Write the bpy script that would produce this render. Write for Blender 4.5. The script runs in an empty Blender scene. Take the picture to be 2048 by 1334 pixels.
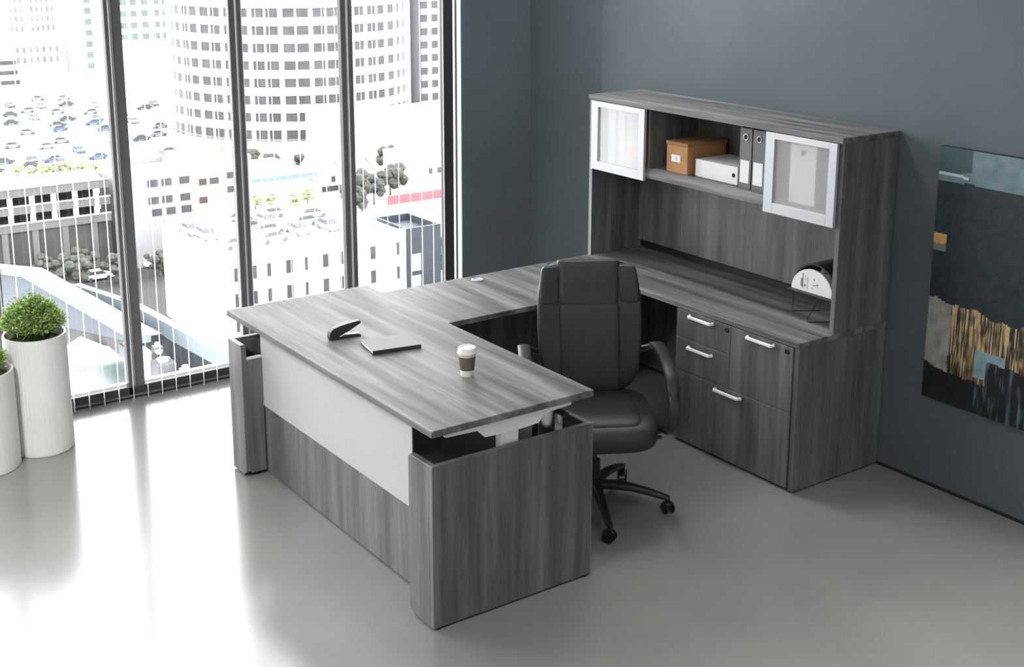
import bpy, math, random
from mathutils import Vector, Matrix, noise
random.seed(7)
PI = math.pi
sc = bpy.context.scene
COL = sc.collection

# ------------------------------------------------------------------ helpers
class MB:
    """collects shapes in world (or local) coordinates; build() links ONE mesh object"""
    def __init__(s): s.v = []; s.f = []; s.m = []
    def add(s, vs, fs, mi=0):
        n = len(s.v); s.v += [tuple(p) for p in vs]; s.f += [tuple(i + n for i in f) for f in fs]; s.m += [mi] * len(fs)
        return s
    def box(s, x0, x1, y0, y1, z0, z1, mi=0):
        vs = [(x, y, z) for z in (z0, z1) for y in (y0, y1) for x in (x0, x1)]
        return s.add(vs, [(0, 2, 3, 1), (4, 5, 7, 6), (0, 1, 5, 4), (2, 6, 7, 3), (0, 4, 6, 2), (1, 3, 7, 5)], mi)
    def prism(s, pts, axis, a0, a1, mi=0):
        """pts: polygon in the plane across `axis`; for x -> (y,z), y -> (x,z), z -> (x,y)"""
        def P(p, a):
            return {'x': (a, p[0], p[1]), 'y': (p[0], a, p[1]), 'z': (p[0], p[1], a)}[axis]
        n = len(pts); vs = [P(p, a0) for p in pts] + [P(p, a1) for p in pts]
        fs = [tuple(range(n))[::-1], tuple(range(n, 2 * n))] + [(i, (i + 1) % n, n + (i + 1) % n, n + i) for i in range(n)]
        return s.add(vs, fs, mi)
    def lathe(s, prof, c=(0, 0, 0), n=32, mi=0, cap0=True, cap1=True, wob=None):
        k = len(prof); vs = []
        for j in range(n):
            t = 2 * PI * j / n
            for r, z in prof:
                rr = r * (wob(t, z) if wob else 1)
                vs.append((c[0] + rr * math.cos(t), c[1] + rr * math.sin(t), c[2] + z))
        fs = []
        for j in range(n):
            a = j * k; b = ((j + 1) % n) * k
            for i in range(k - 1): fs.append((a + i, b + i, b + i + 1, a + i + 1))
        if cap0: fs.append(tuple(j * k for j in range(n))[::-1])
        if cap1: fs.append(tuple(j * k + k - 1 for j in range(n)))
        return s.add(vs, fs, mi)
    def cyl(s, p0, p1, r0, r1=None, n=12, mi=0):
        if r1 is None: r1 = r0
        return s.tube([p0, p1], [r0, r1], n, mi)
    def tube(s, pts, radii, n=10, mi=0, flat=None, up=None, closed=False):
        """sweep; radii: number or list of (a) or (a,b) -> ellipse half axes (side, up)"""
        pts = [Vector(p) for p in pts]; m = len(pts)
        if not isinstance(radii, (list, tuple)): radii = [radii] * m
        if isinstance(radii, tuple): radii = [radii] * m
        vs = []
        ref = Vector(up) if up else None
        prev = None
        for i, p in enumerate(pts):
            if closed: d = pts[(i + 1) % m] - pts[i - 1]
            else: d = (pts[min(i + 1, m - 1)] - pts[max(i - 1, 0)])
            d.normalize()
            if ref is not None: side = ref - d * ref.dot(d)
            elif prev is not None: side = prev - d * prev.dot(d)
            else:
                a = Vector((0, 0, 1)) if abs(d.z) < .9 else Vector((1, 0, 0)); side = a - d * a.dot(d)
            side.normalize(); prev = side; nor = d.cross(side)
            r = radii[i]; ra, rb = (r if isinstance(r, tuple) else (r, r))
            for k in range(n):
                t = 2 * PI * k / n; ct, st = math.cos(t), math.sin(t)
                if flat: ct = math.copysign(abs(ct) ** flat, ct); st = math.copysign(abs(st) ** flat, st)
                vs.append(p + side * ra * ct + nor * rb * st)
        fs = []
        for i in range(m if closed else m - 1):
            for k in range(n):
                a = i * n; b = ((i + 1) % m) * n
                fs.append((a + k, a + (k + 1) % n, b + (k + 1) % n, b + k))
        if not closed: fs += [tuple(range(n))[::-1], tuple(range((m - 1) * n, m * n))]
        return s.add(vs, fs, mi)
    def sell(s, c, h, e=.35, nu=40, nv=24, warp=None, mi=0):
        """super-ellipsoid pad, half sizes h"""
        def sp(a, e): return math.copysign(abs(a) ** e, a)
        vs = []; e1, e2 = (e if isinstance(e, tuple) else (e, e))
        for j in range(nv + 1):
            ph = -PI / 2 + PI * j / nv
            for i in range(nu):
                t = 2 * PI * i / nu
                p = Vector((h[0] * sp(math.sin(ph), e1), h[1] * sp(math.cos(ph), e1) * sp(math.cos(t), e2), h[2] * sp(math.cos(ph), e1) * sp(math.sin(t), e2)))
                if warp: p = Vector(warp(p))
                vs.append(p + Vector(c))
        fs = []
        for j in range(nv):
            for i in range(nu):
                a = j * nu + i; b = j * nu + (i + 1) % nu
                fs.append((a, b, b + nu, a + nu))
        return s.add(vs, fs, mi)
    def build(s, name, mats, parent=None, off=(0, 0, 0), bevel=0, smooth=False, seg=1):
        me = bpy.data.meshes.new(name)
        ox, oy, oz = off
        me.from_pydata([(x - ox, y - oy, z - oz) for x, y, z in s.v], [], s.f)
        if not isinstance(mats, (list, tuple)): mats = [mats]
        for m in mats: me.materials.append(m)
        if len(mats) > 1:
            for p, i in zip(me.polygons, s.m): p.material_index = i
        me.validate(); me.update()
        o = bpy.data.objects.new(name, me); COL.objects.link(o)
        if parent is not None: o.parent = parent
        else: o.location = off
        if bevel:
            b = o.modifiers.new('bevel', 'BEVEL'); b.width = bevel; b.segments = seg; b.limit_method = 'ANGLE'; b.angle_limit = math.radians(40)
        if smooth:
            for p in me.polygons: p.use_smooth = True
            e = o.modifiers.new('edges', 'EDGE_SPLIT'); e.split_angle = math.radians(38)
        return o

def tag(o, label=None, cat=None, group=None, kind=None):
    if label: o['label'] = label
    if cat: o['category'] = cat
    if group: o['group'] = group
    if kind: o['kind'] = kind
    return o
def thing(name, loc, label=None, cat=None, group=None, kind=None, rz=0):
    o = bpy.data.objects.new(name, None); COL.objects.link(o)
    o.empty_display_size = .1; o.location = loc; o.rotation_euler = (0, 0, rz)
    return tag(o, label, cat, group, kind)
def structure(o): o['kind'] = 'structure'; return o
def copy_tree(o, parent=None):
    c = o.copy(); COL.objects.link(c)
    if parent is not None: c.parent = parent
    for ch in list(o.children):
        copy_tree(ch, c)
    return c

# ------------------------------------------------------------------ materials
def srgb(r, g=None, b=None):
    if g is None: g = b = r
    f = lambda c: (c / 255 / 12.92) if c / 255 <= .04045 else ((c / 255 + .055) / 1.055) ** 2.4
    return (f(r), f(g), f(b), 1)
def base_mat(name):
    m = bpy.data.materials.new(name); m.use_nodes = True
    nt = m.node_tree; return m, nt, nt.nodes['Principled BSDF'], nt.nodes, nt.links
def mat(name, col, rough=.5, metal=0, var=.06, scale=8, spec=.5, bump=0, bscale=60, stretch=None, coat=0):
    m, nt, b, N, L = base_mat(name)
    if len(col) == 3: col = (*col, 1)
    tc = N.new('ShaderNodeTexCoord'); mp = N.new('ShaderNodeMapping'); L.new(tc.outputs['Object'], mp.inputs[0])
    if stretch: mp.inputs['Scale'].default_value = stretch
    nz = N.new('ShaderNodeTexNoise'); nz.inputs['Scale'].default_value = scale; nz.inputs['Detail'].default_value = 4
    L.new(mp.outputs[0], nz.inputs['Vector'])
    cr = N.new('ShaderNodeValToRGB'); cr.color_ramp.elements[0].position = .3; cr.color_ramp.elements[1].position = .7
    cr.color_ramp.elements[0].color = tuple(c * (1 - var) for c in col[:3]) + (1,)
    cr.color_ramp.elements[1].color = tuple(min(1, c * (1 + var)) for c in col[:3]) + (1,)
    L.new(nz.outputs['Fac'], cr.inputs[0]); L.new(cr.outputs[0], b.inputs['Base Color'])
    b.inputs['Roughness'].default_value = rough; b.inputs['Metallic'].default_value = metal
    b.inputs['Specular IOR Level'].default_value = spec
    if coat: b.inputs['Coat Weight'].default_value = coat; b.inputs['Coat Roughness'].default_value = .2
    if bump:
        n2 = N.new('ShaderNodeTexNoise'); n2.inputs['Scale'].default_value = bscale; L.new(mp.outputs[0], n2.inputs['Vector'])
        bp = N.new('ShaderNodeBump'); bp.inputs['Strength'].default_value = bump; bp.inputs['Distance'].default_value = .002
        L.new(n2.outputs['Fac'], bp.inputs['Height']); L.new(bp.outputs[0], b.inputs['Normal'])
    return m
def wood(name, axis, lo, hi, rough=.38, spec=.5):
    """grey laminate with straight streaks along `axis`"""
    m, nt, b, N, L = base_mat(name)
    tc = N.new('ShaderNodeTexCoord')
    def nz(scale, along, across, det, seed):
        mp = N.new('ShaderNodeMapping'); s = [across] * 3; s['xyz'.index(axis)] = along
        mp.inputs['Scale'].default_value = s; mp.inputs['Location'].default_value = (seed, seed * 1.7, seed * .6)
        L.new(tc.outputs['Object'], mp.inputs[0])
        n = N.new('ShaderNodeTexNoise'); n.inputs['Scale'].default_value = scale; n.inputs['Detail'].default_value = det
        n.inputs['Roughness'].default_value = .6; L.new(mp.outputs[0], n.inputs['Vector']); return n
    a = nz(1, .7, 11, 3, 3.1); c = nz(1, 2.6, 40, 3, 8.4)
    mx = N.new('ShaderNodeMix'); mx.data_type = 'FLOAT'; mx.inputs[0].default_value = .3
    L.new(a.outputs['Fac'], mx.inputs[2]); L.new(c.outputs['Fac'], mx.inputs[3])
    cr = N.new('ShaderNodeValToRGB'); e = cr.color_ramp.elements
    e[0].position = .37; e[0].color = lo; e[1].position = .63; e[1].color = hi
    k = e.new(.5); k.color = tuple((x * .56 + y * .44) for x, y in zip(lo, hi))
    L.new(mx.outputs[0], cr.inputs[0]); L.new(cr.outputs[0], b.inputs['Base Color'])
    b.inputs['Roughness'].default_value = rough; b.inputs['Specular IOR Level'].default_value = spec
    bp = N.new('ShaderNodeBump'); bp.inputs['Strength'].default_value = .12; bp.inputs['Distance'].default_value = .0006
    L.new(c.outputs['Fac'], bp.inputs['Height']); L.new(bp.outputs[0], b.inputs['Normal'])
    return m
def glass(name, tint=(1, 1, 1), refl=.06):
    m, nt, b, N, L = base_mat(name); N.remove(b)
    out = N['Material Output']; t = N.new('ShaderNodeBsdfTransparent'); g = N.new('ShaderNodeBsdfGlossy')
    t.inputs[0].default_value = (*tint, 1); g.inputs['Roughness'].default_value = .02
    fr = N.new('ShaderNodeFresnel'); fr.inputs[0].default_value = 1.35
    mx = N.new('ShaderNodeMixShader'); L.new(fr.outputs[0], mx.inputs[0]); L.new(t.outputs[0], mx.inputs[1]); L.new(g.outputs[0], mx.inputs[2])
    L.new(mx.outputs[0], out.inputs[0]); return m

WLO, WHI = srgb(82, 82, 82), srgb(124, 123, 122)
M = dict(
    wx=wood('grey_laminate_grain_long', 'x', srgb(78, 78, 78), srgb(142, 141, 140), .52, .25),
    wy=wood('grey_laminate_grain_cross', 'y', WLO, WHI),
    wz=wood('grey_laminate_grain_upright', 'z', WLO, WHI, .42),
    edge=mat('edge_band', srgb(104, 105, 105), .4, var=.1),
    dark=mat('dark_gap', srgb(28, 28, 29), .7),
    plinth=mat('dark_foot', srgb(35, 35, 36), .6),
    edge2=mat('pale_edge_band', srgb(150, 150, 150), .5),
    screen=mat('pale_grey_screen', srgb(194, 194, 192), .55, var=.015),
    silver=mat('silver_paint', srgb(205, 205, 205), .35, .35, .02),
    lift=mat('white_powder_coat', srgb(244, 243, 240), .5, 0, .01),
    chrome=mat('polished_metal', srgb(200, 200, 202), .18, 1, .02),
    handle=mat('bright_handle', srgb(252, 252, 252), .35, 0, .01),
    alu=mat('aluminium_frame', srgb(200, 200, 201), .45, .3, .02),
    leather=mat('black_leather', srgb(36, 36, 37), .42, var=.12, scale=20, bump=.25, bscale=180),
    leather2=mat('black_leather_panel', srgb(41, 41, 42), .45, var=.12, scale=20, bump=.25, bscale=180),
    plast=mat('black_plastic', srgb(40, 40, 41), .38, var=.1),
    rubber=mat('rubber', srgb(26, 26, 26), .55),
    paper=mat('white_paper', srgb(246, 246, 244), .7, var=.02),
    cardb=mat('cardboard', srgb(190, 140, 92), .8, var=.08, scale=14),
    cardl=mat('cardboard_lid', srgb(165, 118, 78), .8, var=.1, scale=14),
    binder=mat('binder_board', srgb(112, 112, 110), .6, var=.04),
    greybook=mat('grey_cover', srgb(132, 132, 133), .6, var=.03),
    darkbook=mat('dark_spine', srgb(48, 48, 49), .6, var=.05),
    cupw=mat('cup_white', srgb(232, 232, 230), .45, var=.02),
    sleeve=mat('cup_sleeve', srgb(98, 92, 87), .8, var=.05, scale=50),
    pot=mat('pot_white', srgb(222, 221, 218), .5, var=.015),
    soil=mat('soil', srgb(52, 50, 44), .95, var=.4, scale=60),
    stem=mat('stem', srgb(82, 100, 48), .7),
    frame=mat('window_frame_metal', srgb(92, 89, 90), .5, .0, .04),
    frame_line=mat('frame_seal', srgb(168, 164, 162), .5),
    sill=mat('sill_metal', srgb(54, 53, 53), .45, .0, .05),
    trimw=mat('white_jamb', srgb(232, 236, 240), .5, var=.01),
    cord=mat('cord_white', srgb(238, 238, 238), .6, var=.01),
    ceil=mat('ceiling_paint', srgb(225, 226, 228), .9, var=.01),
    back=mat('room_wall_paint', srgb(236, 236, 235), .9, var=.02),
)
# wall paint: dark teal grey, soft mottling
def wall_mat(name, col):
    m, nt, b, N, L = base_mat(name)
    tc = N.new('ShaderNodeTexCoord'); nz = N.new('ShaderNodeTexNoise'); nz.inputs['Scale'].default_value = 1.3; nz.inputs['Detail'].default_value = 6
    L.new(tc.outputs['Object'], nz.inputs['Vector']); cr = N.new('ShaderNodeValToRGB'); e = cr.color_ramp.elements
    e[0].position = .3; e[1].position = .72
    e[0].color = tuple(c * .9 for c in col[:3]) + (1,); e[1].color = tuple(c * 1.1 for c in col[:3]) + (1,)
    L.new(nz.outputs['Fac'], cr.inputs[0]); L.new(cr.outputs[0], b.inputs['Base Color'])
    b.inputs['Roughness'].default_value = .62; b.inputs['Specular IOR Level'].default_value = .35
    n2 = N.new('ShaderNodeTexNoise'); n2.inputs['Scale'].default_value = 35; L.new(tc.outputs['Object'], n2.inputs['Vector'])
    bp = N.new('ShaderNodeBump'); bp.inputs['Strength'].default_value = .1; bp.inputs['Distance'].default_value = .002
    L.new(n2.outputs['Fac'], bp.inputs['Height']); L.new(bp.outputs[0], b.inputs['Normal']); return m
M['wall'] = wall_mat('teal_grey_paint', srgb(92, 101, 105))
def floor_mat():
    m, nt, b, N, L = base_mat('polished_concrete')
    tc = N.new('ShaderNodeTexCoord'); nz = N.new('ShaderNodeTexNoise'); nz.inputs['Scale'].default_value = 1.1; nz.inputs['Detail'].default_value = 5
    L.new(tc.outputs['Object'], nz.inputs['Vector']); cr = N.new('ShaderNodeValToRGB'); e = cr.color_ramp.elements
    e[0].position = .3; e[1].position = .7; e[0].color = srgb(127, 126, 124); e[1].color = srgb(142, 141, 138)
    L.new(nz.outputs['Fac'], cr.inputs[0]); L.new(cr.outputs[0], b.inputs['Base Color'])
    r2 = N.new('ShaderNodeMapRange'); r2.inputs['To Min'].default_value = .15; r2.inputs['To Max'].default_value = .24
    n3 = N.new('ShaderNodeTexNoise'); n3.inputs['Scale'].default_value = .9; n3.inputs['Detail'].default_value = 2; L.new(tc.outputs['Object'], n3.inputs['Vector'])
    L.new(n3.outputs['Fac'], r2.inputs['Value']); L.new(r2.outputs[0], b.inputs['Roughness'])
    b.inputs['Specular IOR Level'].default_value = 1.0; return m
M['floor'] = floor_mat()
def cord_mat():
    m, nt, b, N, L = base_mat('cord_white'); b.inputs['Base Color'].default_value = srgb(240, 240, 240); b.inputs['Roughness'].default_value = .6
    tl = N.new('ShaderNodeBsdfTranslucent'); tl.inputs[0].default_value = (.92, .92, .92, 1)
    mx = N.new('ShaderNodeMixShader'); mx.inputs[0].default_value = .6; L.new(b.outputs[0], mx.inputs[1]); L.new(tl.outputs[0], mx.inputs[2])
    L.new(mx.outputs[0], N['Material Output'].inputs[0]); return m
M['cord'] = cord_mat(); M['trimt'] = M['cord'].copy()
M['glass'] = glass('window_glass')
def frosted():
    m, nt, b, N, L = base_mat('frosted_glass')
    b.inputs['Base Color'].default_value = srgb(238, 237, 235); b.inputs['Roughness'].default_value = .5
    out = N['Material Output']
    r = N.new('ShaderNodeBsdfRefraction'); r.inputs['Roughness'].default_value = .16; r.inputs['IOR'].default_value = 1.06
    tl = N.new('ShaderNodeBsdfTranslucent'); tl.inputs[0].default_value = srgb(214, 213, 211)
    tr = N.new('ShaderNodeBsdfTransparent'); tr.inputs[0].default_value = (.96, .96, .96, 1)
    m0 = N.new('ShaderNodeMixShader'); m0.inputs[0].default_value = .55; L.new(r.outputs[0], m0.inputs[1]); L.new(tr.outputs[0], m0.inputs[2])
    m2 = N.new('ShaderNodeMixShader'); m2.inputs[0].default_value = .3; L.new(b.outputs[0], m2.inputs[1]); L.new(tl.outputs[0], m2.inputs[2])
    m1 = N.new('ShaderNodeMixShader'); m1.inputs[0].default_value = .5; L.new(m2.outputs[0], m1.inputs[1]); L.new(m0.outputs[0], m1.inputs[2])
    L.new(m1.outputs[0], out.inputs[0]); return m
M['frost'] = frosted(); M['clear'] = glass('clear_glass_face')
def leaf_mat():
    m, nt, b, N, L = base_mat('leaf_green')
    g = N.new('ShaderNodeNewGeometry'); cr = N.new('ShaderNodeValToRGB'); e = cr.color_ramp.elements
    e[0].color = srgb(88, 124, 52); e[1].color = srgb(216, 230, 168); k = e.new(.5); k.color = srgb(140, 172, 84)
    L.new(g.outputs['Random Per Island'], cr.inputs[0]); L.new(cr.outputs[0], b.inputs['Base Color'])
    b.inputs['Roughness'].default_value = .55
    tl = N.new('ShaderNodeBsdfTranslucent'); L.new(cr.outputs[0], tl.inputs[0])
    mx = N.new('ShaderNodeMixShader'); mx.inputs[0].default_value = .35; L.new(b.outputs[0], mx.inputs[1]); L.new(tl.outputs[0], mx.inputs[2])
    L.new(mx.outputs[0], N['Material Output'].inputs[0]); return m
M['leaf'] = leaf_mat()

# ------------------------------------------------------------------ camera (solved from the furniture and window lines)
CAM = Vector((3.87615, -5.01679, 2.65693)); YAW = math.radians(144.52701); PITCH = math.radians(-13.31555); ROLL = .0028
fw = Vector((math.cos(PITCH) * math.cos(YAW), math.cos(PITCH) * math.sin(YAW), math.sin(PITCH)))
rt = Vector((math.sin(YAW), -math.cos(YAW), 0)); up = rt.cross(fw)
r2 = rt * math.cos(ROLL) + up * math.sin(ROLL); u2 = -rt * math.sin(ROLL) + up * math.cos(ROLL)
cd = bpy.data.cameras.new('camera'); cam = bpy.data.objects.new('camera', cd); COL.objects.link(cam); sc.camera = cam
cam.matrix_world = Matrix.Translation(CAM) @ Matrix((r2, u2, -fw)).transposed().to_4x4()
cd.sensor_width = 36; cd.lens = 2594.19 / 2048 * 36; cd.shift_x = (1024 - 1024.77) / 2048; cd.shift_y = (451.51 - 667) / 2048
cd.clip_end = 3000; cd.clip_start = .05

# ------------------------------------------------------------------ room
WX = -3.03                      # inner face of the glazed wall
RX, RY, CH = 5.6, -7.6, 3.7
structure(MB().box(WX - .2, RX + .2, RY - .2, .25, -.12, 0).build('floor', M['floor']))
structure(MB().box(WX - .3, RX + .2, RY - .2, .25, CH, CH + .2).build('ceiling', M['ceil']))
structure(MB().box(-2.238, RX + .2, 0, .25, 0, CH).box(WX - .15, -2.238, .045, .25, 0, CH).build('wall_right', M['wall']))
structure(MB().box(WX - .05, WX, -.495, .045, 0, CH).build('wall_window_side', M['wall']))
structure(MB().box(RX, RX + .2, RY, 0, 0, CH).build('wall_near', M['back']))
structure(MB().box(WX - .2, RX, RY - .2, RY, 0, CH).build('wall_left', M['back']))
structure(MB().box(-2.238, RX, -.007, 0, 0, .014).build('baseboard_right', M['plinth']))
structure(MB().box(WX - .012, WX - .009, -.531, -.495, 0, CH).box(WX - .016, WX - .013, -.560, -.538, 0, CH).box(WX - .02, WX, -.538, -.531, 0, CH, 1).build('trim_1', [M['trimt'], M['frame']]))
win = thing('window_1', (WX, -3.4, 0), kind='structure')
WO = (WX, -3.4, 0)
mull = [-.595 - .7075 * k for k in range(10)]
ys = [-.596, -1.308, -2.010, -2.710, -3.430, -4.15, -4.87, -5.59, -6.31, -7.03]
for k, y in enumerate(ys):
    w = .046
    if k == 0:
        MB().box(WX - .045, WX, y - .034, y + .036, 0, CH).build('mullion', M['sill'], win, WO, .002)
    elif k in (3,):
        a = MB().box(WX - .045, WX, y - .046, y - .016, .0, CH).box(WX - .045, WX - .004, y - .006, y + .047, 0, CH).build('mullion', M['frame'], win, WO, .002)
        MB().box(WX - .04, WX - .006, y - .0175, y - .005, 0, CH).build('seal', M['frame_line'], a, WO)
    else:
        MB().box(WX - .045, WX, y - .042, y - .008, .0, CH).box(WX - .045, WX - .004, y + .006, y + .038, 0, CH).build('mullion', M['frame'], win, WO, .002)
s = MB().box(WX - .05, WX, RY, -.56, 0, .068).build('sill_rail', M['sill'], win, WO, .003)
MB().box(WX - .001, WX + .012, RY, -.56, .012, .024).build('sill_lip', M['frame'], s, WO, .002)
MB().box(WX - .09, WX - .052, RY, -.56, .0, .074).build('outer_ledge', M['trimw'], win, WO)
MB().box(WX - .12, WX, RY, -.56, CH - .1, CH).build('head_rail', M['frame'], win, WO)
for a, b in zip([-.56] + ys, ys + [RY]):
    if a == -.56: continue
    MB().box(WX - .036, WX - .030, b + .02, a - .02, .05, CH - .05).build('glass_pane', M['glass'], win, WO)
# cords hanging full length in front of the glass
y = -.655; k = 0; first = None
while y > -4.05:
    if first is None:
        o = MB().box(-.0006, .0006, -.003, .003, 0, CH).build('hanging_cord', M['cord']); first = o
    else: o = first.copy(); COL.objects.link(o)
    o.location = (WX + .03, y, 0)
    tag(o, 'thin white cord hanging straight from ceiling to floor in front of window', 'cord', 'row of hanging cords at the window')
    y -= .0835

# ------------------------------------------------------------------ credenza run (right wall)
D, L_, HW = .6244, 1.850, .7489
T = .028
cz = thing('credenza', (0, -D / 2, 0), 'dark grey woodgrain credenza along the right wall, carrying the hutch and dome clock', 'credenza'); CO = (0, -D / 2, 0)
MB().box(-L_, 0, -D, -.004, HW - T, HW).build('worktop', M['wx'], cz, CO, .0025)
MB().box(-.03, -.001, -D + .004, -.006, .006, HW - T).build('end_panel', M['wz'], cz, CO, .0015)
MB().box(-L_ + .001, -L_ + .03, -D + .004, -.006, .006, HW - T).build('end_panel', M['wz'], cz, CO, .0015)
MB().box(-L_ + .03, -.85, -.03, -.012, .1, HW - T).build('modesty_panel', M['wz'], cz, CO)
g = MB().lathe([(.032, 0), (.032, .004), (.024, .006)], (-1.79, -.085, HW), 24).build('cable_grommet', M['edge'], cz, CO, smooth=True)
# file cabinet under the worktop
fc = thing('file_cabinet', (-.42, -.3, 0), 'dark grey woodgrain cabinet with two small drawers, an upper and a wide file drawer', 'file cabinet'); FO = (-.42, -.3, 0)
MB().box(-.835, -.031, -D + .022, -.03, .008, HW - T - .001).build('body', M['wz'], fc, FO, .001)
MB().box(-.82, -.05, -D + .035, -.05, 0, .008).build('foot_rail', M['dark'], fc, FO)
def handle(parent, x0, x1, z, org):
    MB().tube([(x0, -D - .003, z), (x0 + .004, -D - .020, z - .002), (x1 - .004, -D - .020, z - .002), (x1, -D - .003, z)], (.0075, .008), 8, up=(0, 0, 1), flat=.6).build('handle', M['handle'], parent, org, smooth=True)
def front(name, x0, x1, z0, z1, hx, hz, lock=None):
    p = MB().box(x0, x1, -D, -D + .020, z0, z1).build(name, M['wz'], fc, FO, .0015)
    handle(p, hx[0], hx[1], hz, FO)
    if lock:
        MB().box(lock[0] - .013, lock[0] + .013, -D - .005, -D, lock[1] - .011, lock[1] + .011).build('lock', M['dark'], p, FO, .002)
front('drawer', -.828, -.4445, .5705, .7175, (-.729, -.563), .699, (-.468, .694))
front('drawer', -.828, -.4445, .3945, .5675, (-.729, -.561), .534)
front('drawer', -.4415, -.036, .3945, .7175, (-.322, -.153), .6995, (-.073, .692))
front('file_drawer', -.828, -.036, .014, .3915, (-.527, -.353), .371)

# hutch
hu = thing('hutch', (-.9, -.2, HW), 'dark grey woodgrain hutch with two frosted glass doors and an open middle shelf', 'hutch'); HO = (-.9, -.2, HW)
HD, HT = .3925, 1.6894
MB().box(-L_, 0, -HD - .015, -.004, HT - .028, HT).build('top_panel', M['wx'], hu, HO, .0025)
MB().box(-.028, -.001, -HD, -.006, HW, HT - .028).build('side_panel', M['wz'], hu, HO, .0015)
MB().box(-L_ + .001, -L_ + .026, -HD, -.006, HW, HT - .028).build('side_panel', M['wz'], hu, HO, .0015)
MB().box(-L_ + .001, -L_ + .026, -HD - .0015, -HD - .0002, HW, HT - .03).build('edge_band', M['edge2'], hu, HO)
MB().box(-L_ + .026, -.028, -HD, -.03, 1.283, 1.335).build('shelf', M['wx'], hu, HO, .002)
MB().box(-L_ + .026, -.028, -.010, -.006, HW, .83).build('gap_shade_strip', M['dark'], hu, HO)  # dark strip standing in for the shade in the gap below the back panel
MB().box(-L_ + .026, -.028, -.03, -.012, .797, HT - .028).build('back_panel', M['wz'], hu, HO, .001)
MB().box(-1.362, -1.344, -HD + .01, -.03, 1.335, HT - .028).build('divider', M['wz'], hu, HO)
MB().box(-.487, -.469, -HD + .01, -.03, 1.335, HT - .028).build('divider', M['wz'], hu, HO)
def door(x0, x1, fx0, fx1, z0, z1, gz0, gz1):
    y0, y1 = -.412, -.3945
    f = MB().box(x0, fx0, y0, y1, z0, z1).box(fx1, x1, y0, y1, z0, z1).box(fx0, fx1, y0, y1, z0, gz0).box(fx0, fx1, y0, y1, gz1, z1).build('door', M['alu'], hu, HO, .001)
    pn = MB().box(fx0 - .004, fx1 + .004, y0 + .008, y0 + .012, gz0 - .004, gz1 + .004); pn.m = [1, 1, 0, 1, 1, 1]   # frosted on the front face only
    pn.build('frosted_pane', [M['frost'], M['clear']], f, HO)
    return f
door(-1.815, -1.362, -1.758, -1.411, 1.268, 1.659, 1.317, 1.628)
door(-.472, -.0285, -.414, -.075, 1.264, 1.659, 1.316, 1.629)

# return bridge between desk and credenza
br = thing('bridge_return', (-1.52, -1.25, 0), 'grey woodgrain return surface linking the desk to the credenza before the window', 'desk return'); BO = (-1.52, -1.25, 0)
MB().box(-1.8426, -1.1993, -1.885, -.626, HW - T, HW).build('worktop', M['wx'], br, BO, .0025)
MB().box(-1.835, -1.815, -1.88, -.628, .1, HW - T).build('modesty_panel', M['wz'], br, BO)
MB().box(-1.815, -1.24, -1.882, -1.862, .006, HW - T).build('end_panel', M['wz'], br, BO)
MB().lathe([(.034, 0), (.034, .004), (.026, .007), (.02, .005)], (-1.757, -1.235, HW), 24).build('cable_grommet', M['silver'], br, BO, smooth=True)

# ------------------------------------------------------------------ height adjustable desk
X0, X1, Y0, Y1 = -1.806, .0605, -2.6615, -1.8925
DZ, PZ = .8161, .6745
dk = thing('standing_desk', (-.87, -2.28, 0), 'grey woodgrain height-adjustable desk with a pale grey front screen, raised desktop', 'desk'); DO = (-.87, -2.28, 0)
MB().box(X0, X1, Y0, Y1, DZ - .028, DZ).build('desktop', M['wx'], dk, DO, .0025)
def leg_box(xo, xi, sgn):
    """C-shaped panel leg: outer end panel, front return, rear return"""
    t = .026
    e = MB().box(min(xo, xo - sgn * t), max(xo, xo - sgn * t), Y0, Y1, .008, PZ).build('end_panel', M['wz'], dk, DO, .0015)
    a, b = min(xo - sgn * t, xi), max(xo - sgn * t, xi)
    # front return, free lower corner cut away
    zc = .03; fr = [(xo - sgn * t, .008), (xi + sgn * .03, .008), (xi, zc), (xi, PZ - .012), (xi + sgn * .012, PZ), (xo - sgn * t, PZ)]
    MB().prism(fr, 'y', Y0, Y0 + t).build('front_return', M['wz'], dk, DO, .0015)
    MB().box(a, b, Y1 - t, Y1, .008, PZ).build('rear_return', M['wz'], dk, DO, .0015)
    for yy in (Y0 + .03, Y1 - .03):
        MB().lathe([(.014, 0), (.014, .009)], (xo - sgn * .014, yy, 0), 12).build('leveling_foot', M['plinth'], dk, DO)
leg_box(X1, -.112, 1)
leg_box(X0, -1.652, -1)
# inner faces that close the legs next to the front panel
MB().box(-1.672, -1.652, Y0 + .026, -2.555, .02, .600).build('filler_panel', M['wz'], dk, DO, .001)
MB().box(-1.68, -1.652, Y0 + .026, -2.555, .600, .606).build('filler_cap', M['screen'], dk, DO)
MB().box(-.132, -.112, Y0 + .026, -2.555, .02, .600).build('filler_panel', M['wz'], dk, DO, .001)
MB().box(-1.665, -.112, -2.548, -2.53, .006, .42).build('modesty_panel', M['wz'], dk, DO, .001)
MB().box(-1.665, -.258, -2.556, -2.550, .353, .770).build('front_screen', M['screen'], dk, DO, .0015)
MB().box(-1.78, .034, -2.525, -2.50, .02, .58).build('inner_panel', M['dark'], dk, DO)
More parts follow.
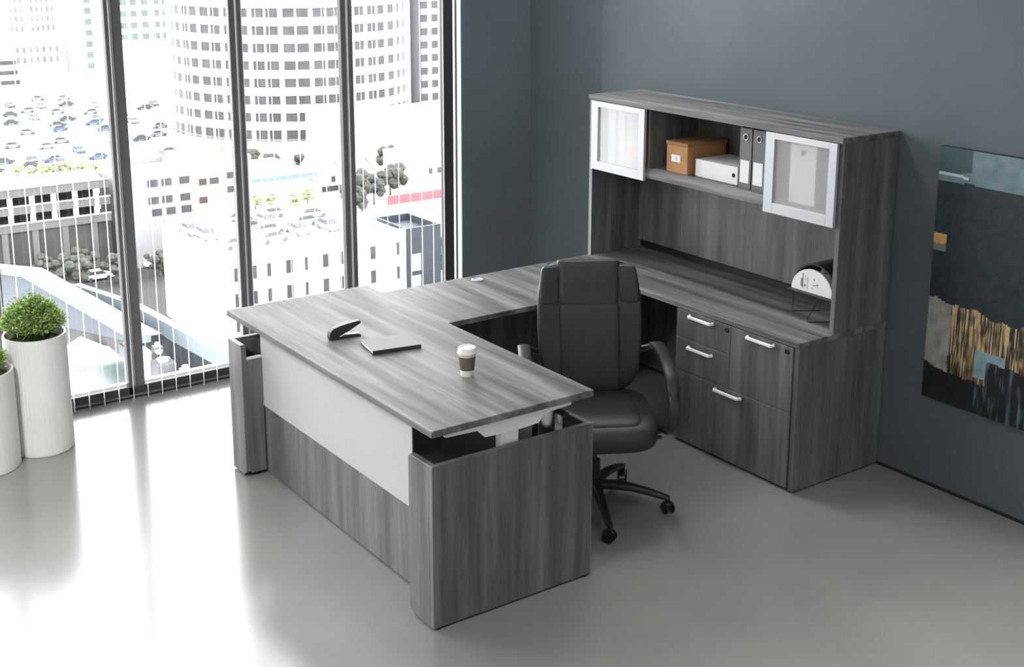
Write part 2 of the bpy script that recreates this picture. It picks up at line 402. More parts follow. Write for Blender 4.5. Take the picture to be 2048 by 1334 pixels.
# lifting columns with their brackets
def column(x):
    c = MB().box(x - .022, x + .022, -2.322, -2.240, .05, .725).build('lift_column', M['lift'], dk, DO, .003)
    zt = DZ - .029
    pts = [(-2.60, zt), (-2.585, zt - .022), (-2.44, zt - .028), (-2.405, zt - .062), (-2.335, zt - .066), (-2.221, zt - .066), (-2.151, zt - .062), (-2.116, zt - .028), (-1.99, zt - .022), (-1.975, zt)]
    MB().prism(pts, 'x', x + .022, x + .030).box(x - .03, x + .022, -2.59, -1.98, zt - .006, zt).build('bracket', M['lift'], c, DO, .001)
column(.005); column(-1.74)
MB().box(-1.75, -.02, -2.31, -2.25, .735, .775).build('cross_rail', M['dark'], dk, DO, .002)
MB().tube([(-.035, -2.075, .55), (-.035, -2.075, .757)], .046, 28).build('motor_housing', M['chrome'], dk, DO, smooth=True)
MB().box(-1.66, -.14, -2.49, -1.93, .545, .56).build('underdesk_shade_sheet', M['dark'], dk, DO)  # added dark sheet: hides the lit floor, keeps the space under the desktop black
MB().tube([(.0, -1.985, .71), (-.3, -1.985, .71)], .012, 12).build('power_rail', M['plast'], dk, DO, smooth=True)

# ------------------------------------------------------------------ things on the desk
st = thing('stapler', (-1.105, -2.395, DZ), 'open dark grey stapler standing on the desk behind the notebook', 'stapler', rz=math.radians(86))
Lp = MB().prism([(-.072, 0), (.073, 0), (.075, .004), (.07, .009), (-.06, .013), (-.072, .01)], 'y', -.017, .017).build('base', M['plast'], st, bevel=.0015)
MB().prism([(-.02, .0115), (.066, .009), (.070, .0125), (.0, .018)], 'y', -.011, .011).build('anvil_plate', M['chrome'], st, bevel=.001)
arm = [(-.076, .001), (-.079, .02), (-.074, .040), (-.058, .054), (-.02, .064), (.035, .071), (.068, .0735), (.075, .069), (.073, .060), (.03, .040), (-.01, .022), (-.032, .014), (-.037, .001)]
MB().prism(arm, 'y', -.018, .018).build('top_arm', M['plast'], st, bevel=.004, smooth=False, seg=2)
MB().prism([(-.02, .021), (.062, .055), (.066, .0515), (-.012, .018)], 'y', -.009, .009).build('magazine', M['chrome'], st)
# notebook
nb = thing('notebook', (-.885, -2.285, DZ), 'closed grey notebook lying on the desk beside the stapler', 'notebook', rz=math.atan2(.22, .04))
MB().box(-.108, .108, -.084, .080, .003, .016).build('pages', M['paper'], nb)
MB().box(-.112, .112, -.086, .086, .016, .0185).build('front_cover', M['greybook'], nb, bevel=.0006)
MB().box(-.112, .112, -.086, .086, .0, .003).build('back_cover', M['darkbook'], nb, bevel=.0006)
MB().box(-.112, .112, -.089, -.084, .0, .0185).build('spine', M['darkbook'], nb, bevel=.001)
# coffee cup
cu = thing('coffee_cup', (-.373, -2.217, DZ), 'white takeaway coffee cup with grey-brown sleeve and white lid on the desk', 'cup')
MB().lathe([(.0255, 0), (.0268, .001), (.0365, .108), (.0378, .110)], (0, 0, 0), 40).build('cup', M['cupw'], cu, smooth=True)
MB().lathe([(.0294, .028), (.0300, .028), (.0355, .086), (.0350, .086)], (0, 0, 0), 40, cap0=False, cap1=False).build('sleeve', M['sleeve'], cu, smooth=True)
ld = MB().lathe([(.037, .096), (.0405, .098), (.0408, .104), (.0385, .107), (.0375, .120), (.036, .1235), (.033, .1235), (.031, .1195), (0.0005, .1195)], (0, 0, 0), 40, cap0=False, cap1=False).build('lid', M['cupw'], cu, smooth=True)
MB().lathe([(.0035, 0), (.0035, .0012)], (.026, .004, .1235), 12).build('sip_hole', M['binder'], ld)

# ------------------------------------------------------------------ things on the shelf
SZ = 1.3352
b1 = thing('storage_box', (-1.165, -.20, SZ), 'tan cardboard storage box with lid and white label on the open shelf', 'box'); B1 = (-1.165, -.20, SZ)
x0, x1, y0, y1 = -1.248, -1.085, -.347, -.065
MB().box(x0, x1, y0, y1, SZ, SZ + .150).build('body', M['cardb'], b1, B1, .002)
ld = MB().box(x0 - .004, x1 + .004, y0 - .004, y1 + .004, SZ + .1495, SZ + .168).build('lid', M['cardl'], b1, B1, .002)
MB().box(-1.208, -1.138, y0 - .0022, y0 - .0004, SZ + .060, SZ + .099).build('label', M['paper'], b1, B1, .0005)
MB().tube([(-1.172, y0 - .003, SZ + .079), (-1.172, y0 - .006, SZ + .079)], .006, 12).build('label_ring', M['alu'], b1, B1)
b2 = thing('archive_box', (-.9, -.2, SZ), 'flat white archive box with a round finger hole on the open shelf', 'box'); B2 = (-.9, -.2, SZ)
MB().box(-1.055, -.742, -.318, -.075, SZ, SZ + .093).build('body', M['paper'], b2, B2, .002)
MB().tube([(-.771, -.3182, SZ + .048), (-.771, -.3192, SZ + .048)], .0115, 20).build('finger_hole', M['dark'], b2, B2)
def binder(x0, x1, label, cover, m=M['binder'], lab=True, ztop=.308, y0=-.345):
    o = ((x0 + x1) / 2, -.2, SZ); t = thing('ring_binder', o, label, 'binder', 'ring binders in the hutch')
    MB().box(x0, x1, y0, y0 + .003, SZ, SZ + ztop).box(x0, x0 + .003, y0, -.07, SZ, SZ + ztop).box(x1 - .003, x1, y0, -.07, SZ, SZ + ztop).build('cover', m, t, o, .001)
    MB().box(x0 + .006, x1 - .006, y0 + .02, -.08, SZ + .004, SZ + ztop - .012).build('pages', M['paper'], t, o)
    c = (x0 + x1) / 2
    r = MB().tube([(c + .015 * math.cos(a), y0 - .001, SZ + ztop - .045 + .015 * math.sin(a)) for a in [2 * PI * k / 20 for k in range(20)]], .0032, 8, up=(0, 1, 0), closed=True).build('finger_ring', M['silver'], t, o, smooth=True)
    MB().tube([(c, y0 - .0006, SZ + ztop - .045), (c, y0 + .001, SZ + ztop - .045)], .012, 20).build('finger_hole', M['dark'], t, o)
    if lab: MB().box(x0 + .010, x1 - .014, y0 - .0012, y0 - .0002, SZ + .03, SZ + .145).build('spine_label', M['paper'], t, o)
    return t
binder(-.710, -.625, 'grey ring binder beside the white box, left of the pair', None)
binder(-.620, -.532, 'grey ring binder beside the right frosted door, right of the pair', None)
binder(-.330, -.165, 'white binder standing blurred behind the right frosted glass door', None, M['paper'], False, .292, -.388)
b3 = thing('storage_box', (-1.5, -.3, SZ), 'tan cardboard box seen blurred behind the left frosted glass door', 'box'); B3 = (-1.5, -.3, SZ)
MB().box(-1.60, -1.40, -.385, -.12, SZ, SZ + .165).build('body', M['cardb'], b3, B3, .002)
MB().box(-1.604, -1.396, -.388, -.116, SZ + .1645, SZ + .185).build('lid', M['cardl'], b3, B3, .002)

# half-round domed desk piece on wire legs
dc = thing('dome_display', (-.24, -.22, HW), 'half-round white display under a black domed hood on wire legs, below the hutch', 'desk display', rz=0); DC = (0, 0, 0)
DC = (-.24, -.22, HW)
zb = HW + .115
dx0, dx1 = -.385, -.155
cx, rr = -.262, .130
def arc(r, n=28, sq=1.0, a0=0, a1=PI): return [(cx + r * math.cos(a0 + (a1 - a0) * i / n), zb + .006 + sq * r * math.sin(a0 + (a1 - a0) * i / n)) for i in range(n + 1)]
hood = arc(rr + .012, sq=1.02) + arc(rr + .005, sq=1.0)[::-1]
mb = MB(); n = len(hood)
for i in range(28):
    a, b = hood[i], hood[i + 1]; c, d = hood[n - 2 - i], hood[n - 1 - i]
    mb.prism([a, b, c, d], 'y', -.240, -.06)
mb.build('hood', M['plast'], dc, DC)
MB().prism(arc(rr + .002, sq=.9), 'y', -.262, -.254).build('face_panel', M['paper'], dc, DC)
mk = MB()
for x, z, w, h in ((-.333, .028, .008, .040), (-.3235, .022, .004, .075), (-.312, .03, .010, .012), (-.262, .03, .006, .004), (-.255, .045, .018, .004), (-.235, .052, .014, .004), (-.25, .07, .004, .012), (-.290, .02, .0012, .06), (-.302, .06, .001, .03), (-.228, .04, .002, .016)):
    mk.box(x, x + w, -.2632, -.2622, zb + z, zb + z + h)
mk.build('face_marks', mat('grey_ink', srgb(120), .7), dc, DC)
MB().box(dx0 - .02, -.04, -.285, -.09, zb - .004, zb + .005).build('base_plate', M['plast'], dc, DC, .002)
MB().prism(arc(rr * .72, sq=.9), 'y', -.17, -.115).build('rear_body', M['alu'], dc, DC)
w_ = .0022
def wire(pts): return MB().tube(pts, w_, 8).build('leg', M['rubber'], dc, DC, smooth=True)
z0 = HW + .0025
wire([(-.378, -.261, zb), (-.378, -.261, z0), (-.299, -.148, z0), (-.299, -.148, zb)])
wire([(-.204, -.265, zb), (-.204, -.344, z0 + .02), (-.204, -.344, z0), (-.10, -.18, z0), (-.10, -.18, zb)])

# ------------------------------------------------------------------ painting
def painting():
    PX0, PX1, Z0, Z1 = .25, 1.42, .448, 1.655
    W, H = 170, 176; nz = noise.noise
    def col(u, v):      # u: 0 left..1 right, v: 0 bottom..1 top ; u in metres from left edge
        x = u * (PX1 - PX0); z = v * (Z1 - Z0)
        j = .012 * nz(Vector((x * 14, z * 14, 1))) + .02 * nz(Vector((x * 4, z * 4, 5)))
        f = nz(Vector((x * 22, z * 22, 2))); st = nz(Vector((x * 150 + 3 * nz(Vector((x * 9, z * 6, 4))), z * 3.0 + nz(Vector((x * 30, 0, 1))) * 2, 7))); st2 = nz(Vector((x * 40, z * 9, 3)))
        if z > 1.05 + j * .5 - .0 * max(0, nz(Vector((x * 5, 2, 1)))):      # pale blue-grey strip
            k = .5 + .5 * f
            c = (88 + 40 * k, 112 + 36 * k, 120 + 34 * k)
            if x < .17 and z > 1.092 + j: c = (64, 88, 94)
            if x < .16 and 1.074 < z + j * .3 < 1.088: c = (196, 202, 200)
            return c
        if z > .485 + j * 2 - .11 * x * .3:
            c = (30 + 10 * f, 44 + 10 * f, 47 + 10 * f)
            if x < .07 and .72 < z < .80: return (208 + 20 * f, 166 + 20 * f, 98) if z > .75 + j else (120, 122, 118)
            g_ = max(0, nz(Vector((x * 2.2, z * 2, 9)))); return (c[0] + 6 * g_, c[1] + 20 * g_, c[2] + 24 * g_)
        if z > .165 + j * 3 + (.07 if x > .33 else 0):
            if x < .125 + j: k = .5 + .5 * f; return (128 + 46 * k + 18 * st, 126 + 44 * k + 18 * st, 120 + 42 * k + 18 * st)
            if .27 < x < .42 and .17 < z < .30: k = .5 + .5 * f; return (110 + 50 * k, 136 + 48 * k, 148 + 46 * k)
            t = max(0, min(1, .42 + 1.3 * st + .35 * f + .5 * st2)); return (44 + 166 * t, 38 + 142 * t, 34 + 96 * t)
        t = max(0, min(1, (st2 + .6 * st) * 2.2 - .1)) if x > .28 else 0
        if t: return (24 + 56 * t, 28 + 74 * t, 30 + 78 * t)
        return (24 + 8 * f, 26 + 8 * f, 28 + 8 * f)
    vs, fs = [], []
    for j in range(H + 1):
        for i in range(W + 1):
            x = PX0 + (PX1 - PX0) * i / W; z = Z0 + (Z1 - Z0) * j / H
            vs.append((x - .8, -.030 - .0006 * (1 + noise.noise(Vector((x * 50, z * 50, 0)))), z - 1))
    for j in range(H):
        for i in range(W): a = j * (W + 1) + i; fs.append((a, a + 1, a + W + 2, a + W + 1))
    n0 = len(fs); b = len(vs)
    vs += [(PX0 - .8, -.029, Z0 - 1), (PX1 - .8, -.029, Z0 - 1), (PX1 - .8, -.029, Z1 - 1), (PX0 - .8, -.029, Z1 - 1), (PX0 - .8, -.001, Z0 - 1), (PX1 - .8, -.001, Z0 - 1), (PX1 - .8, -.001, Z1 - 1), (PX0 - .8, -.001, Z1 - 1)]
    fs += [(b, b + 4, b + 5, b + 1), (b + 1, b + 5, b + 6, b + 2), (b + 2, b + 6, b + 7, b + 3), (b + 3, b + 7, b + 4, b), (b + 4, b + 7, b + 6, b + 5)]
    me = bpy.data.meshes.new('abstract_painting'); me.from_pydata(vs, [], fs)
    ca = me.color_attributes.new('paint', 'FLOAT_COLOR', 'CORNER'); k = 0
    dat = []
    for p in me.polygons:
        if p.index < n0: c = srgb(*[max(0, min(255, t)) for t in col(((p.index % W) + .5) / W, ((p.index // W) + .5) / H)])
        else: c = srgb(28, 32, 34)
        for _ in p.loop_indices: dat += list(c)
    ca.data.foreach_set('color', dat)
    m, nt, bs, N, L = base_mat('oil_paint'); at = N.new('ShaderNodeVertexColor'); at.layer_name = 'paint'
    L.new(at.outputs[0], bs.inputs['Base Color']); bs.inputs['Roughness'].default_value = .5
    me.materials.append(m); me.update()
    o = bpy.data.objects.new('abstract_painting', me); COL.objects.link(o); o.location = (.8, 0, 1)
    tag(o, 'dark teal abstract painting with pale and gold bands hung on the right wall', 'painting')
painting()

# ------------------------------------------------------------------ potted plants
def pot_plant(c, r, h, label, fol_r, fol_h, nleaf, seed):
    rnd = random.Random(seed)
    t = thing('potted_plant', (c[0], c[1], 0), label, 'plant', 'potted plants by the window')
    def wob(a, z): return 1 + .004 * noise.noise(Vector((math.cos(a) * 9, math.sin(a) * 9, z * 1.2)))  + .0035 * math.sin(a * 62 + 2.2 * noise.noise(Vector((math.cos(a) * 5, math.sin(a) * 5, z * 5)))) * (.25 + 3.2 * math.exp(-((((a + PI * 1.25) % (2 * PI)) - PI) / .5) ** 2)) * (.6 + .8 * noise.noise(Vector((math.cos(a) * 7, math.sin(a) * 7, z * 3))))
    prof = [(r * .97, 0), (r * .995, .004)] + [(r, .01 + (h - .015) * k / 14) for k in range(15)] + [(r, h), (r - .011, h), (r - .012, h - .06)]
    MB().lathe(prof, n=280, cap1=False, wob=wob).build('pot', M['pot'], t, smooth=True)
    MB().lathe([(0.001, .012), (r * .5, .006), (r - .011, 0)], (0, 0, h - .045), 48, cap0=False, cap1=False, wob=lambda a, z: 1 + .02 * math.sin(9 * a)).build('soil', M['soil'], t, smooth=True)
    mb = MB(); sb = MB()
    for i in range(nleaf // 14):
        a = rnd.uniform(0, 2 * PI); rad = fol_r * math.sqrt(rnd.random())
        tip = Vector((rad * math.cos(a), rad * math.sin(a), fol_h * (1 - .6 * (rad / fol_r) ** 2) * rnd.uniform(.5, 1.16)))
        base = Vector((tip.x * .45, tip.y * .45, -.03))
        sb.tube([base, base.lerp(tip, .5) + Vector((0, 0, .02)), tip], [.0016, .0012, .0007], 4)
        for k in range(14):
            q = rnd.uniform(.45, 1.0); p = base.lerp(tip, q) + Vector((0, 0, .02 * (1 - abs(2 * q - 1)))) + Vector([rnd.gauss(0, .008) for _ in range(3)])
            d = Vector((rnd.gauss(0, 1) + p.x * 5, rnd.gauss(0, 1) + p.y * 5, rnd.gauss(.6, .8))).normalized()
            s_ = d.cross(Vector((rnd.gauss(0, 1), rnd.gauss(0, 1), rnd.gauss(0, 1)))).normalized(); ll = rnd.uniform(.011, .022); w = ll * .2
            nn = d.cross(s_) * w * .5
            mb.add([p, p + d * ll * .5 + s_ * w + nn, p + d * ll, p + d * ll * .5 - s_ * w + nn], [(0, 1, 2, 3)])
    f = mb.build('foliage', M['leaf'], t); f.location = (0, 0, h)
    s2 = sb.build('stems', M['stem'], t); s2.location = (0, 0, h)
pot_plant((-2.6134, -3.357), .1538, .6148, 'tall white ribbed planter with a bushy fine-leaved green plant by the window', .150, .185, 15000, 3)
pot_plant((-2.533, -3.672), .176, .5016, 'shorter white planter with a green plant cut off at the left edge', .145, .15, 11000, 5)

# ------------------------------------------------------------------ office chair (local frame: +x forward, +y its left)
def office_chair(loc, rz, base_rz):
    ch = thing('office_chair', loc, 'black leather high-back swivel chair standing inside the U of the desks', 'chair', rz=rz)
    Lm, L2, P = M['leather'], M['leather2'], M['plast']
    def lean(z): return -.215 - .13 * ((z - .5) / .62) + .03 * math.sin(PI * max(0, min(1, (z - .5) / .62)))
    # backrest shell with side bolsters
    zc, hz = .80, .30
    def wb(p):
        z = zc + p.z; v = (p.z / hz)
        wid = 1.0 - .07 * max(0, -v) - .09 * max(0, v - .55) ** 1.0
        x = p.x + lean(z) + .038 * abs(p.y / .24) ** 3
        return (x, p.y * wid, p.z)
    MB().sell((0, 0, zc), (.045, .243, hz), (.45, .42), 72, 30, wb).build('backrest', Lm, ch, smooth=True)
    def wp(y0, zc2):
        def f(p):
            z = zc2 + p.z; return (p.x + lean(z) + .046, p.y + y0, p.z)
        return f
    MB().sell((0, 0, .715), (.019, .140, .205), (.42, .1), 60, 20, wp(0, .715)).build('centre_panel', L2, ch, smooth=True)
    def wh(p):
        z = 1.035 + p.z; sag = -.02 * (1 - (p.y / .15) ** 2) if p.z < 0 else 0
        return (p.x + lean(z) + .046, p.y * (1 + .05 * p.z / .1), p.z + sag)
    MB().sell((0, 0, 1.012), (.028, .142, .098), (.55, .14), 60, 24, wh).build('headrest', L2, ch, smooth=True)
    for sg in (-1, 1):
        def wbol(p, sg=sg):
            z = 1.02 + p.z; return (p.x + lean(z) + .044 + .02 * abs(p.y * sg + .03) / .05 * .5, p.y + sg * .187 - sg * .014 * max(0, p.z / .1), p.z)
        MB().sell((0, 0, 1.0), (.022, .046, .086), (.55, .3), 40, 18, wbol).build('bolster', Lm, ch, smooth=True)
    # seat
    def ws(p):          # permute: thin axis becomes z
        x, y, z = p.z, p.y, p.x
        f = max(0, (x - .08) / .18); return (x, y * (1 - .05 * max(0, -x / .26)), z - .035 * f * f + .012 * abs(y / .26) ** 3)
    MB().sell((0.005, 0, .445), (.058, .262, .262), (.45, .32), 72, 24, ws).build('seat', Lm, ch, smooth=True)
    def ws2(p):
        x, y, z = p.z, p.y, p.x
        f = max(0, (x - .08) / .18); return (x, y, z - .035 * f * f)
    MB().sell((0.0, 0, .492), (.022, .19, .215), (.5, .2), 60, 20, ws2).build('seat_panel', L2, ch, smooth=True)
    MB().sell((-.225, 0, .50), (.05, .17, .09), (.6, .5), 40, 16).build('lower_back', Lm, ch, smooth=True)
    # loop arms
    for sg in (-1, 1):
        y = sg * .300
        pts = [(-.262, .672), (-.225, .702), (-.16, .722), (-.05, .715), (.07, .695), (.16, .655), (.215, .59), (.225, .52), (.19, .455), (.12, .415), (.02, .395), (-.05, .392)]
        pp = []
        for i in range(len(pts) - 1):
            for k in range(4):
                t = k / 4; p0 = pts[max(i - 1, 0)]; p1 = pts[i]; p2 = pts[i + 1]; p3 = pts[min(i + 2, len(pts) - 1)]
                f = lambda a, b, c, d: .5 * (2 * b + (c - a) * t + (2 * a - 5 * b + 4 * c - d) * t * t + (3 * b - a - 3 * c + d) * t ** 3)
                pp.append((f(p0[0], p1[0], p2[0], p3[0]), f(p0[1], p1[1], p2[1], p3[1])))
        pp.append(pts[-1]); n = len(pp)
        arm = MB().tube([(a, y + sg * .022 * math.sin(PI * i / n) - (sg * .05 * max(0, (i / n - .85) / .15)) - (sg * .085 * max(0, (.10 - i / n) / .10)), b) for i, (a, b) in enumerate(pp)], [(.026 if .08 < i / n < .7 else .018, .013) for i in range(n)], 14, up=(0, 1, 0), flat=.7).build('armrest', P, ch, smooth=True)
        m = int(n * .10); e = int(n * .56)
        MB().tube([(a, y + sg * .022 * math.sin(PI * i / n), b + .010) for i, (a, b) in list(enumerate(pp))[m:e]], [(.030 * min(1, (k + 1) / 3, (e - m - k) / 3), .012) for k in range(e - m)], 14, up=(0, 1, 0), flat=.7).build('arm_pad', Lm, arm, smooth=True)
        MB().box(-.11, .06, min(y, y - sg * .07), max(y, y - sg * .07), .380, .395).build('arm_bracket', P, ch, bevel=.003)
    MB().box(-.13, .13, -.11, .11, .345, .392).box(-.06, .02, -.05, .05, .31, .35).build('tilt_mechanism', P, ch, bevel=.01, seg=2)
    MB().tube([(.02, .08, .36), (.03, .26, .352)], .006, 8).sell((.03, .28, .351), (.012, .03, .008), .7, 16, 10).build('height_lever', P, ch, smooth=True)
    MB().box(-.27, -.12, -.04, .04, .35, .37).box(-.285, -.265, -.035, .035, .35, .62).build('back_bracket', P, ch, bevel=.004)
    MB().tube([(0, 0, .10), (0, 0, .24)], .030, 20).tube([(0, 0, .24), (0, 0, .33)], .015, 20).build('gas_lift', P, ch, smooth=True)
    b = MB().lathe([(.02, .075), (.048, .08), (.052, .12), (.040, .145), (.03, .15)], n=28).build('base_hub', P, ch, smooth=True)
    b.rotation_euler = (0, 0, base_rz)
    for k in range(5):
        a = 2 * PI * k / 5
        c, s_ = math.cos(a), math.sin(a)
        pr = [(.03, .118, .026, .020), (.10, .122, .024, .019), (.18, .115, .021, .017), (.26, .098, .019, .015), (.325, .080, .017, .013), (.350, .074, .014, .010)]
        lg = MB().tube([(r * c, r * s_, z) for r, z, _, _ in pr], [(w, h) for _, _, w, h in pr], 14, up=(-s_, c, 0), flat=.6).build('base_leg', P, b, smooth=True)
        cx_, cy_ = .345 * c, .345 * s_
        ph = a + .9 + k * 1.3
        dx, dy = math.cos(ph), math.sin(ph)
        cs = MB()
        for q in (-1, 1):
            p = Vector((cx_ - dy * .014 * q, cy_ + dx * .014 * q, .0275)); d = Vector((-dy, dx, 0)) * .009 * q
            cs.tube([p, p + d * .2, p + d * .9, p + d], [.024, .0272, .0272, .022], 20)
        hood = [(cx_ + dx * .031 * math.cos(t), cy_ + dy * .031 * math.cos(t), .028 + .031 * math.sin(t)) for t in [PI * .05 + PI * .75 * i / 8 for i in range(9)]]
        cs.tube(hood, [(.013, .003)] * 9, 8, up=(-dy, dx, 0)).tube([(cx_, cy_, .05), (cx_, cy_, .078)], .008, 10)
        cs.build('caster', M['rubber'], b, smooth=True)
    return ch
CHZ = math.radians(-31)
office_chair((-.43, -1.485, 0), CHZ, math.radians(-27 + 31))

# ------------------------------------------------------------------ the city outside (street level 50 m below)
G = -50
def cmat(name, col, rough=.7, var=.05, scale=.3, spec=.3): return mat(name, srgb(*col), rough, 0, var, scale, spec)
K = dict(
    white=cmat('white_cladding', (238, 238, 238)), cream=cmat('cream_render', (150, 147, 140)), peach=cmat('peach_render', (146, 132, 121)),
    grey=cmat('grey_cladding', (118, 118, 120)), win=cmat('tower_glass', (58, 58, 60), .3, .25, .4, .3), win_haze=cmat('hazed_glass', (84, 88, 88), .4, .3, .3),  # pale far-window glass: distance haze put into its base colour
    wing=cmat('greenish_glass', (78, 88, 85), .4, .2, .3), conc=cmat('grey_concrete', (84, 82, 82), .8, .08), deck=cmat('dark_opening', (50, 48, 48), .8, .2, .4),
    facade=cmat('dark_facade', (52, 50, 49), .6, .25, .5), asphalt=cmat('asphalt', (48, 48, 48), .9, .15, .25), pale=cmat('pale_paving', (165, 168, 170), .9, .06, .05),
    blue=cmat('blue_grey_roof', (50, 57, 65), .5, .12, .12), bluel=cmat('pale_blue_ridge', (82, 91, 96), .5, .06, .3), dblue=cmat('slate_blue_panel', (40, 46, 52), .5, .15, .3),
    teal=cmat('teal_skylight', (58, 70, 69), .3, .35, .35), brown=cmat('brown_wall', (62, 58, 55), .8, .1), red=cmat('red_sign', (150, 70, 74), .6, .05),
    carw=cmat('car_white', (200, 200, 200), .4), cars=cmat('car_silver', (112, 114, 117), .4), card=cmat('car_dark', (66, 68, 71), .4), carb=cmat('car_blue', (74, 88, 112), .4),
    tree=cmat('tree_green', (72, 82, 54), .9, .4, 1.5), treel=cmat('tree_pale_green', (120, 132, 92), .9, .3, 1.5), treed=cmat('tree_grey_green', (58, 60, 54), .9, .5, 1.5),
    trunk=cmat('bark', (90, 80, 72), .9), aqua=cmat('pale_aqua_roof', (96, 112, 115), .5, .05), mach=cmat('plant_metal', (70, 73, 75), .6, .4, .8))
structure(MB().box(-900, -205, -400, 900, G - 1, G).box(-205, -8, 92, 900, G - 1, G).box(-205, -8, -400, 30, G - 1, G).build('ground_far', K['pale']))
structure(MB().box(-205, -8, 30, 92, G - 1, G).build('ground_street', K['asphalt']))

def face_windows(t, spots, size, m, depth=.25, name='window', lim=100):
    """spots: (x, y, z, nx, ny) ; one slab each (first `lim`), the rest one stuff part"""
    w, h = size; me = None
    def vs(x, y, z, nx, ny):
        tx, ty = -ny, nx; out = []
        for dz in (-h / 2, h / 2):
            for a in (-w / 2, w / 2):
                for dn in (-depth, .02): out.append((x + tx * a + nx * dn, y + ty * a + ny * dn, z + dz))
        return out
    F = [(0, 1, 3, 2), (4, 6, 7, 5), (0, 4, 5, 1), (2, 3, 7, 6), (0, 2, 6, 4), (1, 5, 7, 3)]
    off = t.location
    if len(spots) > lim: spots = sorted(spots, key=lambda p: (Vector(p[:3]) - CAM).length)
    for sp in spots[:lim]: MB().add(vs(*sp), F).build(name, m, t, off)
    if len(spots) > lim:
        mb = MB()
        for sp in spots[lim:]: mb.add(vs(*sp), F)
        mb.build(name, m, t, off)['kind'] = 'stuff'

# round tower
TC = Vector((-290.5, 137.2)); TR = 29.5
tw = thing('round_tower', (TC.x, TC.y, G), 'white round tower with rows of grey windows, seen through the middle panes', 'building')
to = (TC.x, TC.y, G)
rings = [G + 3.6 + 3.93 * k for k in range(20)]
core = MB().lathe([(TR - .45, 0), (TR - .45, 84)], (TC.x, TC.y, G), 122).build('core', K['grey'], tw, to)
sp = MB().lathe([(TR, 0), (TR, 3.0)], (TC.x, TC.y, G), 122, cap0=False)
for z in rings: sp.lathe([(TR, 0), (TR, 1.85), (TR - .5, 1.85), (TR - .5, 0), (TR, 0)], (TC.x, TC.y, z + 1.95), 122, cap0=False, cap1=False)
sp.build('floor_bands', K['white'], tw, to)
pr = MB(); nb_ = 54; spots = []
for k in range(nb_):
    a = 2 * PI * (k + .5) / nb_
    dirc = Vector((math.cos(a), math.sin(a)))
    if dirc.dot(Vector((CAM.x, CAM.y)) - TC) < -TR * 3: continue
    w = .95 if k % 2 else .45
    t_ = Vector((-dirc.y, dirc.x)); c = TC + dirc * (TR - .2)
    q = [c + t_ * w * .5 + dirc * .25, c - t_ * w * .5 + dirc * .25, c - t_ * w * .5 - dirc * .4, c + t_ * w * .5 - dirc * .4]
    pr.prism([tuple(p) for p in q], 'z', G, rings[-1] + 3)
    b = 2 * PI * (k + 1) / nb_; db = Vector((math.cos(b), math.sin(b)))
    if db.dot((Vector((CAM.x, CAM.y)) - TC).normalized()) < .05: continue
    for z in rings:
        if z < -12: spots.append((TC.x + db.x * (TR - .28), TC.y + db.y * (TR - .28), z + .925, db.x, db.y))
pr.build('piers', K['white'], tw, to)
face_windows(tw, spots, (3.0, 1.9), K['win'], .1)
MB().lathe([(TR + 1, 0), (TR + 1, 3)], (TC.x, TC.y, G), 80).build('plinth', K['cream'], tw, to)

def block(name, x0, x1, y0, y1, z1, m, label, wins, wsz, wm, cat='building', z0=G):
    """building whose +x face looks at us; wins: list of (y, z)"""
    o = ((x0 + x1) / 2, (y0 + y1) / 2, z0)
    t = thing(name, o, label, cat)
    MB().box(x0, x1, y0, y1, z0, z1).build('walls', m, t, o)
    MB().box(x0, x1, y0, y0 + .4, z1, z1 + .9).box(x0, x1, y1 - .4, y1, z1, z1 + .9).box(x1 - .4, x1, y0 + .4, y1 - .4, z1, z1 + .9).box(x0, x0 + .4, y0 + .4, y1 - .4, z1, z1 + .9).build('parapet', m, t, o)
    if wins: face_windows(t, [(x1 + .03, y, z, 1, 0) for y, z in wins], wsz, wm)
    return t, o
ws = [(169.5 + (0 if j == 0 else 3.1) + 3.1 * (j > 1) * (j - 1), z) for z in [-18.65 - 3.35 * k + 10.05 for k in range(11)] for j in range(3)]
block('office_tower', -300, -280, 168.6, 178, -2, K['grey'], 'grey-shaded tower at the right pane edge, beside the round tower', ws, (1.9, 1.75), K['win'])
ws = [(120.0 + 1.85 * j, -29.4 - 3.36 * k + 10) for k in range(9) for j in range(10)]
t, o = block('office_block', -520, -480, 100, 138.5, -12, K['white'], 'pale distant office block with small faint windows at the upper left', [w for w in ws if w[1] > -46], (.9, 1.9), K['win_haze'])
ws = [(134.8 + .0, z) for z in [-28 - 3.7 * k + 7.4 for k in range(8)]] + [(y, -25.6 - 3.95 * k + 3.95) for k in range(5) for y in (143.6, 147, 150.6, 154.6, 158.6, 162)]
ws = [(y, z) for y, z in ws]
block('office_block', -470, -440, 132.2, 167, -14, K['white'], 'pale distant block with greenish windows, half hidden by the first mullion', ws, (2.3, 2.1), K['wing'])
block('low_block', -425, -405, 92, 101.2, -37.5, K['white'], 'low white block with three dark window strips at far left', [(98.3, -40.2), (98.6, -43.2), (99, -46.2)], (5.6, 1.3), K['win'])
block('annex_block', -478, -455, 107, 131.4, -38.5, K['white'], 'pale low annex in front of the distant office block', [(110.5 + 2.2 * j, -41.5 - 3.4 * k) for k in range(2) for j in range(9)], (1, 2), K['win_haze'])
block('white_store', -221, -205, 123.2, 150, -43.4, K['white'], 'white building with small upper windows and a red sign band at the right', [(124.6 + 1.9 * j, -44.6) for j in range(6)], (1.05, 1.1), K['win'])
tag(MB().box(-204.9, -204.4, 114.5, 127, -50, -48.4).build('sign_wall', K['red']), 'long low red sign band along the foot of the white building', 'sign')
block('long_terrace', -257, -244, 124, 165, -40.5, K['cream'], 'long pale low building in front of the grey tower', [], (1, 1), K['win'])

